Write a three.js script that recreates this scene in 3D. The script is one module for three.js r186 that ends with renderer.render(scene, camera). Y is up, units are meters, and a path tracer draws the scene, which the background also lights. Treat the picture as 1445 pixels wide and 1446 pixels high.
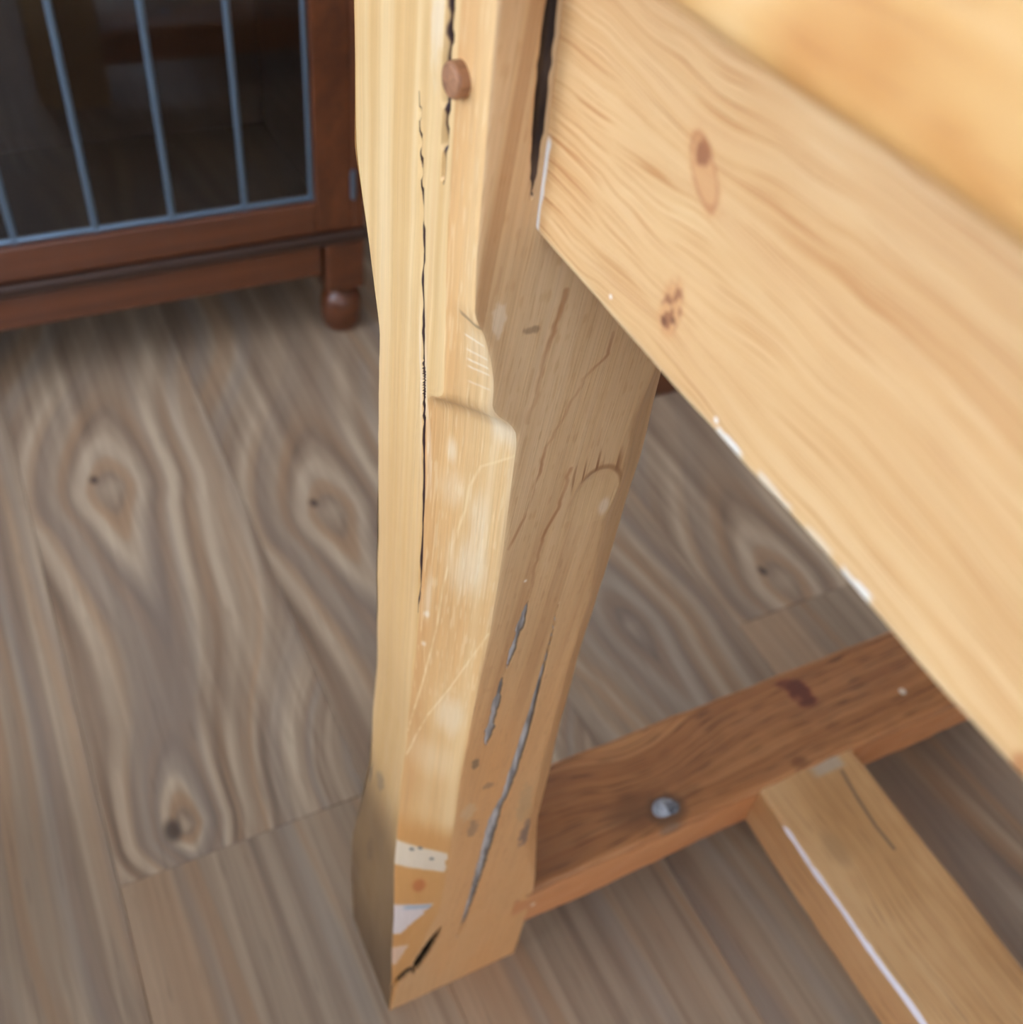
import * as THREE from 'three';
import { mergeGeometries } from 'three/addons/utils/BufferGeometryUtils.js';
import { RoundedBoxGeometry } from 'three/addons/geometries/RoundedBoxGeometry.js';
import { RectAreaLightUniformsLib } from 'three/addons/lights/RectAreaLightUniformsLib.js';

// ---------------------------------------------------------------- camera, sky, light, exposure
const scene = new THREE.Scene();
const camera = new THREE.PerspectiveCamera(53.13, 1445 / 1446, 0.02, 40);
camera.position.set(0, 0.8, 0);
{
  const right = new THREE.Vector3(0.89234, 0.09859, 0.44047), up = new THREE.Vector3(0.25554, 0.69406, -0.67304), back = new THREE.Vector3(-0.37207, 0.71313, 0.59414);
  camera.quaternion.setFromRotationMatrix(new THREE.Matrix4().makeBasis(right, up, back));
}
camera.focus = 0.385;
camera.userData.fStop = 9;
const SKY = new THREE.Color().setRGB(0.80, 0.92, 1.12);
scene.background = SKY;
scene.backgroundIntensity = 9;
RectAreaLightUniformsLib.init();
const renderer = new THREE.WebGLRenderer({ antialias: true });
renderer.toneMapping = THREE.LinearToneMapping;
renderer.toneMappingExposure = 1.02;
renderer.shadowMap.enabled = true;

// ---------------------------------------------------------------- helpers
function hash(x, y, z) {
  let h = Math.imul(x, 374761393) ^ Math.imul(y, 668265263) ^ Math.imul(z, 2147483647 ^ 974711);
  h = Math.imul(h ^ (h >>> 13), 1274126177);
  h ^= h >>> 16;
  return (h >>> 0) / 4294967296;
}
function noise2(x, y, seed = 0) {            // value noise, -1..1
  const xi = Math.floor(x), yi = Math.floor(y);
  let u = x - xi, v = y - yi;
  u = u * u * (3 - 2 * u); v = v * v * (3 - 2 * v);
  const a = hash(xi, yi, seed), b = hash(xi + 1, yi, seed), c = hash(xi, yi + 1, seed), d = hash(xi + 1, yi + 1, seed);
  return 2 * (a + (b - a) * u + (c - a) * v + (a - b - c + d) * u * v) - 1;
}
function fbm(x, y, seed, oct = 3) {
  let s = 0, a = 0.55, f = 1;
  for (let i = 0; i < oct; i++) { s += a * noise2(x * f, y * f, seed + i * 17); a *= 0.5; f *= 2.07; }
  return s;
}
const clamp = (x, a = 0, b = 1) => Math.min(b, Math.max(a, x));
const lerp = (a, b, t) => a + (b - a) * t;
const sstep = (a, b, x) => { const t = clamp((x - a) / (b - a)); return t * t * (3 - 2 * t); };
const mix3 = (a, b, t) => [a[0] + (b[0] - a[0]) * t, a[1] + (b[1] - a[1]) * t, a[2] + (b[2] - a[2]) * t];
function ramp(stops, t) {                    // stops: [[t, [r,g,b]], ...]
  if (t <= stops[0][0]) return stops[0][1];
  for (let i = 1; i < stops.length; i++) if (t <= stops[i][0]) return mix3(stops[i - 1][1], stops[i][1], (t - stops[i - 1][0]) / (stops[i][0] - stops[i - 1][0]));
  return stops[stops.length - 1][1];
}
function knots(list) {                       // piecewise linear table
  return (x) => {
    if (x <= list[0][0]) return list[0][1];
    for (let i = 1; i < list.length; i++) if (x <= list[i][0]) return lerp(list[i - 1][1], list[i][1], (x - list[i - 1][0]) / (list[i][0] - list[i - 1][0]));
    return list[list.length - 1][1];
  };
}
function polyDist(pts, x, y) {               // distance to a polyline and place along it 0..1
  let best = 1e9, at = 0;
  for (let i = 1; i < pts.length; i++) {
    const [ax, ay] = pts[i - 1], [bx, by] = pts[i];
    const dx = bx - ax, dy = by - ay;
    const t = clamp(((x - ax) * dx + (y - ay) * dy) / (dx * dx + dy * dy));
    const d = Math.hypot(x - ax - dx * t, y - ay - dy * t);
    if (d < best) { best = d; at = (i - 1 + t) / (pts.length - 1); }
  }
  return [best, at];
}
function texture(w, h, fn, wrapS = THREE.MirroredRepeatWrapping, wrapT = THREE.MirroredRepeatWrapping) {   // fn(u, v) -> [r, g, b, height] with colours sRGB 0..255
  const col = new Uint8Array(w * h * 4), hgt = new Uint8Array(w * h * 4);
  for (let j = 0; j < h; j++) for (let i = 0; i < w; i++) {
    const c = fn((i + 0.5) / w, (j + 0.5) / h), k = (j * w + i) * 4;
    col[k] = clamp(c[0], 0, 255); col[k + 1] = clamp(c[1], 0, 255); col[k + 2] = clamp(c[2], 0, 255); col[k + 3] = 255;
    const q = clamp(c[3] ?? 0.5) * 255;
    hgt[k] = hgt[k + 1] = hgt[k + 2] = q; hgt[k + 3] = 255;
  }
  const make = (data, srgb) => {
    const t = new THREE.DataTexture(data, w, h);
    t.magFilter = THREE.LinearFilter; t.minFilter = THREE.LinearMipmapLinearFilter; t.generateMipmaps = true;
    t.wrapS = wrapS; t.wrapT = wrapT;
    if (srgb) t.colorSpace = THREE.SRGBColorSpace;
    t.needsUpdate = true;
    return t;
  };
  return { map: make(col, true), bump: make(hgt, false) };
}
const used = {};
function numbered(name) {
  used[name] = (used[name] ?? -1) + 1;
  return used[name] ? name + '_' + String(used[name]).padStart(3, '0') : name;
}
function mesh(name, geometry, material, parent) {
  const m = new THREE.Mesh(geometry, material);
  m.name = numbered(name); m.castShadow = true; m.receiveShadow = true;
  (parent ?? scene).add(m);
  return m;
}
function thing(name, label, category, [x, y, z]) {
  const g = new THREE.Group();
  g.name = numbered(name); g.position.set(x, y, z); g.userData = { label, category };
  scene.add(g);
  return g;
}
function structure(name, geometry, material) {
  const m = mesh(name, geometry, material);
  m.userData = { kind: 'structure' };
  return m;
}
const box = (x0, x1, y0, y1, z0, z1) => new THREE.BoxGeometry(x1 - x0, y1 - y0, z1 - z0).translate((x0 + x1) / 2, (y0 + y1) / 2, (z0 + z1) / 2);
const rbox = (x0, x1, y0, y1, z0, z1, r = 0.002) => new RoundedBoxGeometry(x1 - x0, y1 - y0, z1 - z0, 2, r).translate((x0 + x1) / 2, (y0 + y1) / 2, (z0 + z1) / 2);
function grid(nu, nv, fn) {                  // fn(i, j) -> [x, y, z, u, v]
  const pos = new Float32Array(nu * nv * 3), uv = new Float32Array(nu * nv * 2), idx = [];
  for (let j = 0; j < nv; j++) for (let i = 0; i < nu; i++) {
    const p = fn(i, j), k = j * nu + i;
    pos.set(p.slice(0, 3), k * 3); uv.set(p.slice(3, 5), k * 2);
    if (i < nu - 1 && j < nv - 1) { const a = k, b = k + 1, c = k + nu, d = c + 1; idx.push(a, b, d, a, d, c); }
  }
  const g = new THREE.BufferGeometry();
  g.setAttribute('position', new THREE.BufferAttribute(pos, 3));
  g.setAttribute('uv', new THREE.BufferAttribute(uv, 2));
  g.setIndex(idx);
  return g;
}

// ---------------------------------------------------------------- floor of laminate planks
const PLANK_W = 0.205, PLANK_L = 1.2, PLANK_X0 = -0.0505;
const PRINT_L = 2.0;
function floorPrint(seed, spots) {           // spots: [across, along, size across, reach to far side, reach to near side, strength]
  const stops = [[0, [116, 95, 78]], [0.25, [140, 117, 97]], [0.5, [161, 138, 115]], [0.75, [180, 157, 132]], [1, [197, 177, 150]]];
  return texture(512, 2048, (u, v) => {
    const a = u * PLANK_W, w = v * PRINT_L;
    let m = 0, ws = 1e-6, ca = 0, cw = 0, pw = 0;
    for (const [sa, sw, wa, far, near] of spots) {
      const dw = w - sw, e = Math.exp(-Math.pow(Math.abs(dw) / (dw > 0 ? far : near), 1.5)), k = e + 1e-4 / (0.05 + Math.abs(dw));
      m = Math.max(m, e); ws += k; ca += k * (sa - dw * 0.06); cw += k * wa; pw += k * (2 - 0.75 * sstep(0.02, -0.05, dw));
    }
    const sa = ca / ws + 0.007 * fbm(w * 3, seed * 0.1, seed + 1, 2), wa = cw / ws;
    const da = (a - sa + 0.004 * fbm(w * 5, a * 16, seed + 9, 2) + 0.0009 * fbm(w * 12, a * 40, seed + 10, 2)) / wa;
    const pe = pw / ws, r = Math.pow(Math.pow(Math.sqrt(da * da + 0.004), pe) + Math.pow(Math.sqrt(1.6 * (1 - m)), pe), 1 / pe), field = r + 0.16 * da;
    const wide = 0.25 + 0.75 * sstep(0.12, 0.65, m), st = a + w * 0.012 + 0.003 * noise2(w * 2.2, 4, seed + 17);
    const band = 0.48 + wide * (0.24 * noise2(field * 2.6, w * 0.4, seed + 3) + 0.13 * noise2(field * 6.5 + 3 * Math.sign(da) * (1 - m), w * 0.8, seed + 4) + 0.10 * noise2(field * 17 + 9 * Math.sign(da), w * 1.6, seed + 5))
      + (1.15 - 0.6 * wide) * (0.20 * noise2(st * 34, w * 0.7, seed + 18) + 0.20 * noise2(st * 95, w * 0.9, seed + 16) + 0.17 * noise2(st * 230, w * 1.8, seed + 15));
    const near = sstep(0.15, 0.7, m) * Math.exp(-da * da * 0.22);
    let c = ramp(stops, clamp(band * (1 - 0.3 * near) + 0.13 * near + 0.27 * near * Math.sin(r * 10 + 1.2) + 0.06 * fbm(a * 240, w * 5, seed + 7, 2)));
    c = mix3(c, [166, 130, 98], Math.max(0.55 * sstep(0.15, 0.7, noise2(field * 4.1 + 40, w * 0.9, seed + 6)), 0.6 * near * sstep(0.3, 0.9, Math.sin(r * 10 + 3.4))));
    c = mix3(c, [138, 126, 118], 0.4 * sstep(0.1, 0.7, noise2(field * 2.3 + 80, w * 1.1, seed + 8)));
    const fine = fbm(a * 500, w * 7, seed + 11, 2), slow = fbm(a * 9, w * 1.3, seed + 13, 2);
    const k = 1 + 0.055 * fine + 0.07 * slow;
    c = [c[0] * k, c[1] * k, c[2] * k];
    const pore = sstep(0.62, 0.9, noise2(a * 900, w * 26, seed + 21)) * 0.16;
    c = mix3(c, [74, 60, 50], pore);
    for (const [sa, sw, , , , , kn] of spots) if (kn) {
      const d = Math.hypot((a - sa - kn[0]) / kn[2], (w - sw - kn[1]) / (kn[2] * 1.5));
      c = mix3(c, [70, 57, 50], 0.75 * (1 - sstep(0.4, 1.5, d)));
    }
    return [...c, 0.5 + 0.25 * fine];
  }, THREE.ClampToEdgeWrapping, THREE.MirroredRepeatWrapping);
}
const prints = [
  floorPrint(101, [[0.074, 0.44, 0.046, 0.15, 0.26, 0.95, [-0.006, 0.018, 0.0045]], [0.052, 0.03, 0.02, 0.10, 0.05, 0.9, [-0.004, 0, 0.007]], [0.15, 1.35, 0.05, 0.3, 0.5, 0.9]]),
  floorPrint(211, [[0.104, 0.62, 0.04, 0.15, 0.3, 0.95], [0.09, 1.55, 0.035, 0.2, 0.3, 0.9]]),
  floorPrint(307, [[0.13, 0.16, 0.03, 0.28, 0.30, 0.9], [0.06, 1.05, 0.04, 0.3, 0.5, 0.9, [0, 0, 0.005]]]),
];
const floorMats = prints.map((p) => new THREE.MeshPhysicalMaterial({ map: p.map, bumpMap: p.bump, bumpScale: 0.0002, roughness: 0.46, specularIntensity: 0.7 }));
const ROOM = { x0: -1.7, x1: 2.7, z0: -1.34, z1: 2.6, y1: 2.45 };
const matSlab = new THREE.MeshStandardMaterial({ color: 0x3a2f28, roughness: 0.9 });
const floor = structure('floor', box(ROOM.x0 - 0.1, ROOM.x1 + 0.1, -0.14, -0.008, ROOM.z0 - 0.1, ROOM.z1 + 0.1), matSlab);
function plankGeometry(x0, x1, z0, z1, off) {    // 8 mm board with a small bevel; v runs from the near end
  const b = 0.0007, h = 0.0008, yb = -0.008;
  const P = [[x0 + 0.0001, -h, z0 + 0.0001], [x1 - 0.0001, -h, z0 + 0.0001], [x1 - 0.0001, -h, z1 - 0.0001], [x0 + 0.0001, -h, z1 - 0.0001],
    [x0 + b, 0, z0 + b], [x1 - b, 0, z0 + b], [x1 - b, 0, z1 - b], [x0 + b, 0, z1 - b]];
  for (let i = 0; i < 4; i++) P.push([P[i][0], yb, P[i][2]]);
  const F = [[7, 6, 5, 4], [3, 2, 6, 7], [2, 1, 5, 6], [1, 0, 4, 5], [0, 3, 7, 4], [11, 10, 2, 3], [10, 9, 1, 2], [9, 8, 0, 1], [8, 11, 3, 0]];
  const pos = [], uv = [];
  for (const f of F) for (const k of [f[0], f[1], f[2], f[0], f[2], f[3]]) { pos.push(...P[k]); uv.push((P[k][0] - x0) / PLANK_W, (z1 - P[k][2] + off) / PRINT_L); }
  const g = new THREE.BufferGeometry();
  g.setAttribute('position', new THREE.Float32BufferAttribute(pos, 3));
  g.setAttribute('uv', new THREE.Float32BufferAttribute(uv, 2));
  g.computeVertexNormals();
  return g;
}
{
  const rows = { '-1': [0.16, 1, 0.25], 0: [-0.411, 0, 0], 1: [-0.297, 0, 0], 2: [-0.06, 1, 0.2], 3: [-0.44, 0, 0.407], 4: [-0.72, 2, 0.1], '-2': [-0.5, 2, 0.3], '-3': [0.2, 0, 0.5] };
  const i0 = Math.floor((ROOM.x0 - PLANK_X0) / PLANK_W), i1 = Math.ceil((ROOM.x1 - PLANK_X0) / PLANK_W);
  for (let i = i0; i < i1; i++) {
    const x0 = Math.max(ROOM.x0, PLANK_X0 + i * PLANK_W), x1 = Math.min(ROOM.x1, PLANK_X0 + (i + 1) * PLANK_W);
    if (x1 - x0 < 0.01) continue;
    const [end, kind, off] = rows[i] ?? [hash(i + 50, 3, 1) * 1.2 - 0.6, Math.floor(hash(i + 50, 5, 2) * 3), hash(i + 50, 7, 3) * 0.7];
    for (let k = -3; k <= 4; k++) {
      const z1 = Math.min(ROOM.z1, end + k * PLANK_L), z0 = Math.max(ROOM.z0, end + (k - 1) * PLANK_L);
      if (z1 - z0 < 0.01) continue;
      const q = k === 0 ? 0 : 1 + ((k + 9) % 3);
      const m = (kind + (k === 0 ? 0 : k === 1 ? 2 : q)) % 3;
      mesh('plank', plankGeometry(x0, x1, z0, z1, k === 0 ? off : (off + 0.37 * q) % 0.8), floorMats[m], floor);
    }
  }
}

// ---------------------------------------------------------------- room shell
const wallMat = new THREE.MeshStandardMaterial({ color: 0xddd8cf, roughness: 0.92 });
const ceilMat = new THREE.MeshStandardMaterial({ color: 0xe6e4df, roughness: 0.95 });
const trimMat = new THREE.MeshStandardMaterial({ color: 0xe6e4df, roughness: 0.5 });
const T = 0.12;
structure('ceiling', box(ROOM.x0 - T, ROOM.x1 + T, ROOM.y1, ROOM.y1 + T, ROOM.z0 - T, ROOM.z1 + T), ceilMat);
structure('wall_back', box(ROOM.x0 - T, ROOM.x1 + T, -0.008, ROOM.y1, ROOM.z0 - T, ROOM.z0), wallMat);
structure('wall_right', box(ROOM.x1, ROOM.x1 + T, -0.008, ROOM.y1, ROOM.z0, ROOM.z1), wallMat);
const WIN = { z0: -1.2, z1: 0.1, y0: 0.5, y1: 2.15 };
const WINF = { x0: -1.4, x1: 1.2, y0: 1.0, y1: 2.3 };
structure('wall_left', mergeGeometries([
  box(ROOM.x0 - T, ROOM.x0, -0.008, WIN.y0, ROOM.z0, ROOM.z1), box(ROOM.x0 - T, ROOM.x0, WIN.y1, ROOM.y1, ROOM.z0, ROOM.z1),
  box(ROOM.x0 - T, ROOM.x0, WIN.y0, WIN.y1, ROOM.z0, WIN.z0), box(ROOM.x0 - T, ROOM.x0, WIN.y0, WIN.y1, WIN.z1, ROOM.z1)]), wallMat);
structure('wall_front', mergeGeometries([
  box(ROOM.x0 - T, ROOM.x1 + T, -0.008, WINF.y0, ROOM.z1, ROOM.z1 + T), box(ROOM.x0 - T, ROOM.x1 + T, WINF.y1, ROOM.y1, ROOM.z1, ROOM.z1 + T),
  box(ROOM.x0 - T, WINF.x0, WINF.y0, WINF.y1, ROOM.z1, ROOM.z1 + T), box(WINF.x1, ROOM.x1 + T, WINF.y0, WINF.y1, ROOM.z1, ROOM.z1 + T)]), wallMat);
{
  const f = 0.05, z0 = ROOM.z1 + 0.03, z1 = ROOM.z1 + 0.09;
  structure('window_2', mergeGeometries([
    box(WINF.x0, WINF.x1, WINF.y0, WINF.y0 + f, z0, z1), box(WINF.x0, WINF.x1, WINF.y1 - f, WINF.y1, z0, z1),
    box(WINF.x0, WINF.x0 + f, WINF.y0 + f, WINF.y1 - f, z0, z1), box(WINF.x1 - f, WINF.x1, WINF.y0 + f, WINF.y1 - f, z0, z1), box(-0.1 - f / 2, -0.1 + f / 2, WINF.y0 + f, WINF.y1 - f, z0, z1)]), trimMat);
}
{
  const f = 0.05, x0 = ROOM.x0 - 0.09, x1 = ROOM.x0 - 0.03, zm = (WIN.z0 + WIN.z1) / 2;
  structure('window_1', mergeGeometries([
    box(x0, x1, WIN.y0, WIN.y0 + f, WIN.z0, WIN.z1), box(x0, x1, WIN.y1 - f, WIN.y1, WIN.z0, WIN.z1),
    box(x0, x1, WIN.y0 + f, WIN.y1 - f, WIN.z0, WIN.z0 + f), box(x0, x1, WIN.y0 + f, WIN.y1 - f, WIN.z1 - f, WIN.z1),
    box(x0, x1, WIN.y0 + f, WIN.y1 - f, zm - f / 2, zm + f / 2)]), trimMat);
}
structure('baseboard_back', box(ROOM.x0, ROOM.x1, 0, 0.09, ROOM.z0, ROOM.z0 + 0.014), trimMat);

// ---------------------------------------------------------------- oak: the table
const table = thing('dining_table', 'rustic golden wood table with a thick cracked hand-hewn leg, standing on the plank floor', 'table', [0.45, 0, 0.3]);
const TX = -0.45, TZ = -0.3;                 // the table's parts are shaped in room coordinates and moved to its base
const local = (g) => g.translate(TX, 0, TZ);

// --- the leg: seven faces round, corner places by height
const legXL = knots([[0, 0.106], [0.1, 0.107], [0.2, 0.112], [0.27, 0.119], [0.32, 0.123], [0.8, 0.123]]);
const legE0 = knots([[0, -0.317], [0.128, -0.319], [0.191, -0.310], [0.238, -0.306], [0.289, -0.312], [0.41, -0.315], [0.506, -0.313], [0.555, -0.3135], [0.572, -0.320], [0.598, -0.331], [0.618, -0.3405], [0.8, -0.341]]);
const legE1 = knots([[0, -0.2392], [0.061, -0.2395], [0.146, -0.246], [0.215, -0.257], [0.269, -0.266], [0.328, -0.269], [0.417, -0.263], [0.468, -0.262], [0.542, -0.2665], [0.5585, -0.2660], [0.568, -0.2520], [0.60, -0.2545], [0.64, -0.2572], [0.8, -0.2580]]);
const legE2 = knots([[0, 0.107], [0.045, 0.113], [0.10, 0.128], [0.145, 0.138], [0.19, 0.1405], [0.225, 0.1415], [0.311, 0.142], [0.40, 0.146], [0.432, 0.148], [0.488, 0.149], [0.550, 0.1482], [0.5575, 0.1465], [0.567, 0.1365], [0.58, 0.1360], [0.592, 0.1335], [0.604, 0.1295], [0.6085, 0.1262], [0.63, 0.1250], [0.8, 0.1243]]);
const legE3 = knots([[0, 0.209], [0.10, 0.212], [0.13, 0.211], [0.165, 0.203], [0.198, 0.196], [0.29, 0.1945], [0.378, 0.1965], [0.433, 0.200], [0.488, 0.1975], [0.511, 0.2015], [0.543, 0.2005], [0.566, 0.205], [0.62, 0.208], [0.8, 0.208]]);
const legX4 = knots([[0, 0.211], [0.10, 0.2135], [0.14, 0.213], [0.2, 0.209], [0.253, 0.212], [0.362, 0.2135], [0.44, 0.218], [0.508, 0.221], [0.55, 0.221], [0.8, 0.222]]);
const legZ4 = knots([[0, -0.242], [0.10, -0.2425], [0.2, -0.251], [0.3, -0.255], [0.8, -0.256]]);
const smooth = (f, y) => (f(y - 0.003) + f(y) + f(y + 0.003)) / 3;
function legCorners(y) {
  const x4 = smooth(legX4, y), xl = smooth(legXL, y);
  return [[xl, smooth(legE0, y)], [xl, smooth(legE1, y)], [smooth(legE2, y), -0.24], [smooth(legE3, y), -0.24], [x4, smooth(legZ4, y)], [x4, -0.345], [0.138, -0.345]];
}
function legPoint(C, s) {                    // s in 0..7, the whole part names the face; corners rounded
  const f = Math.floor(s) % 7, t = s - Math.floor(s), a = C[f], b = C[(f + 1) % 7];
  const L = Math.hypot(b[0] - a[0], b[1] - a[1]) + 1e-6, rt = Math.min(0.45, 0.0022 / L);
  const at = (p, q, k) => [p[0] + (q[0] - p[0]) * k, p[1] + (q[1] - p[1]) * k];
  const corner = (p, c, n, k) => { const u = at(p, c, k), v = at(c, n, k); return at(u, v, k); };
  if (t < rt) {
    const z = C[(f + 6) % 7], Lz = Math.hypot(a[0] - z[0], a[1] - z[1]) + 1e-6, pz = at(a, z, Math.min(0.45, 0.0022 / Lz)), pn = at(a, b, rt);
    return corner(pz, a, pn, 0.5 + 0.5 * (t / rt));
  }
  if (t > 1 - rt) {
    const n = C[(f + 2) % 7], Ln = Math.hypot(n[0] - b[0], n[1] - b[1]) + 1e-6, pn = at(b, n, Math.min(0.45, 0.0022 / Ln)), pp = at(b, a, rt);
    return corner(pp, b, pn, 0.5 * ((t - 1 + rt) / rt));
  }
  return at(a, b, t);
}
// splits in the wood: on the broad face by (x, y), on the side face by (z, y); [points, half width mid, depth, grey]
const splitsFront = [
  { p: [[0.1652, 0.449], [0.164, 0.4353], [0.1617, 0.4166], [0.1602, 0.401]], w: 0.0017, d: 0.002, rag: 0.7 },
  { p: [[0.1585, 0.394], [0.1572, 0.3691], [0.1562, 0.3502], [0.1552, 0.3354]], w: 0.0028, d: 0.002, rag: 0.8 },
  { p: [[0.182, 0.4397], [0.1823, 0.4118], [0.1812, 0.3863], [0.1796, 0.3494], [0.1773, 0.3161], [0.1749, 0.2876], [0.1728, 0.2651], [0.1705, 0.2500]], w: 0.0029, d: 0.0026, rag: 0.2, late: 1 },
  { p: [[0.1722, 0.2720], [0.1690, 0.2500], [0.1680, 0.2384], [0.1663, 0.2081], [0.162, 0.1517], [0.1584, 0.1103], [0.1549, 0.0838]], w: 0.0040, d: 0.003, rag: 0.25, early: 1 },
  { p: [[0.1409, 0.1161], [0.1342, 0.093], [0.1273, 0.0689], [0.1241, 0.0527]], w: 0.0046, d: 0.014, deep: 2, rag: 0.3 },
  { p: [[0.121, 0.068], [0.1159, 0.0580], [0.1072, 0.0441]], w: 0.0048, d: 0.012, deep: 2, rag: 0.5 },
];
splitsFront.push({ p: [[0.1408, 0.80], [0.1408, 0.7047], [0.1408, 0.69], [0.1411, 0.6768], [0.1414, 0.664], [0.1418, 0.650]], w: 0.0021, d: 0.0018, deep: 3, rag: 0.35 });
const splitsSide = [
  { p: [[-0.2644, 0.74], [-0.264, 0.697], [-0.2635, 0.672], [-0.262, 0.645]], w: 0.0024, d: 0.004, deep: 1, rag: 0.3 },
  { p: [[-0.283, 0.664], [-0.277, 0.627], [-0.274, 0.60], [-0.271, 0.574], [-0.2675, 0.54], [-0.265, 0.507], [-0.2635, 0.465], [-0.2638, 0.433]], w: 0.0012, d: 0.0012, deep: 1, rag: 0.25, edge: 1 },
];
const veins = [[[0.159, 0.6132], [0.1574, 0.6007], [0.1545, 0.5884], [0.1543, 0.5732], [0.1519, 0.5583]],
  [[0.1812, 0.5911], [0.1813, 0.5818], [0.1729, 0.5724], [0.1677, 0.5571], [0.1617, 0.5428], [0.1577, 0.5121], [0.1516, 0.4897]],
  [[0.1746, 0.5274], [0.1734, 0.5145], [0.1722, 0.5051], [0.1685, 0.4943], [0.1666, 0.4836], [0.1655, 0.4576], [0.1643, 0.4418]]];
function splitAt(list, a, y) {               // 0 outside, 1 in the middle of a split
  let best = 0, which = null, edge = 0;
  for (const s of list) {
    const top = s.p[0][1], end = s.p[s.p.length - 1][1];
    if (y > top + 0.004 || y < end - 0.004) continue;
    const [d, at] = polyDist(s.p, a, y);
    const w = s.w * Math.pow(Math.max(0, Math.sin(Math.PI * clamp(s.late ? at ** 1.7 : s.early ? at ** 0.6 : at, 0.02, 0.985))), s.late || s.early ? 1 : 0.6) * (1 + 0.5 * s.rag * noise2(y * 260, 3, 77));
    const k = 1 - sstep(w * 0.55, w * 1.1, d);
    if (k > best) { best = k; which = s; }
    if (s.edge) edge = Math.max(edge, (1 - sstep(0.0004, 0.0012, Math.abs(a > -0.2 ? 9 : d - 0.0024))) * (0.75 + 0.25 * noise2(y * 90, 1, 5)));
  }
  return [best, which, edge];
}
const FACE_U = [0, 0.29, 0.49, 0.86, 0.91, 0.95, 0.98, 1.0];
const LEG_H = 0.7365;
function legGeometry() {
  const counts = [64, 44, 108, 16, 16, 10, 10], ss = [];
  counts.forEach((n, f) => { for (let i = 0; i < n; i++) { const q = i / n; ss.push(f + (f < 3 ? q : q)); } });
  ss.push(6.99999);
  const rows = 600, cache = [];
  const g = grid(ss.length, rows, (i, j) => {
    const y = LEG_H * j / (rows - 1), s = ss[i];
    if (i === 0) cache[j] = legCorners(y);
    const C = cache[j], [x, z] = legPoint(C, s), f = Math.floor(s);
    const e = 0.05, A = legPoint(C, (s + e) % 7), B = legPoint(C, (s + 7 - e) % 7);
    let tx = A[0] - B[0], tz = A[1] - B[1]; const tl = Math.hypot(tx, tz) + 1e-9; tx /= tl; tz /= tl;
    const nx = -tz, nz = tx;                 // outward
    let d = 0.0007 * fbm(s * 2.5 + 3, y * 14, 31, 3) + 0.00025 * fbm(s * 9, y * 60, 37, 2);
    const edgeFade = sstep(0, 0.03, y);
    d *= edgeFade;
    if (f === 2 || (f === 1 && y < 0.575)) { const [k, sp] = splitAt(splitsFront, x, y); if (sp) d -= k * sp.d; }
    if (f === 0 || (f === 1 && y > 0.575)) { const [k, sp] = splitAt(splitsSide, z, y); if (sp) d -= k * sp.d; }
    if (f === 2) {                           // shaved flat round the knot
      const q = Math.hypot((x - 0.190) / 0.013, (y - 0.503) / 0.02);
      d -= 0.0012 * (1 - sstep(0.75, 1.05, q)) * sstep(0.485, 0.516, y);
    }
    const u = lerp(FACE_U[f], FACE_U[f + 1], s - f);
    return [x - nx * -d, y, z + nz * d, u, y / LEG_H];
  });
  g.setIndex([...g.index.array].map((v, k, a) => a[k - (k % 3) + [0, 2, 1][k % 3]]));
  g.computeVertexNormals();
  return g;
}
const ringLines = [[[1.02, 0.5434], [0.65, 0.5324], [0.54, 0.5206], [0.51, 0.5071], [0.38, 0.4852], [0.3, 0.4569], [0.27, 0.4298], [0.17, 0.3822], [0.01, 0.3272]],
  [[0.98, 0.4339], [0.75, 0.4052], [0.59, 0.3845], [0.32, 0.3539], [0.03, 0.3062]]];
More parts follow.
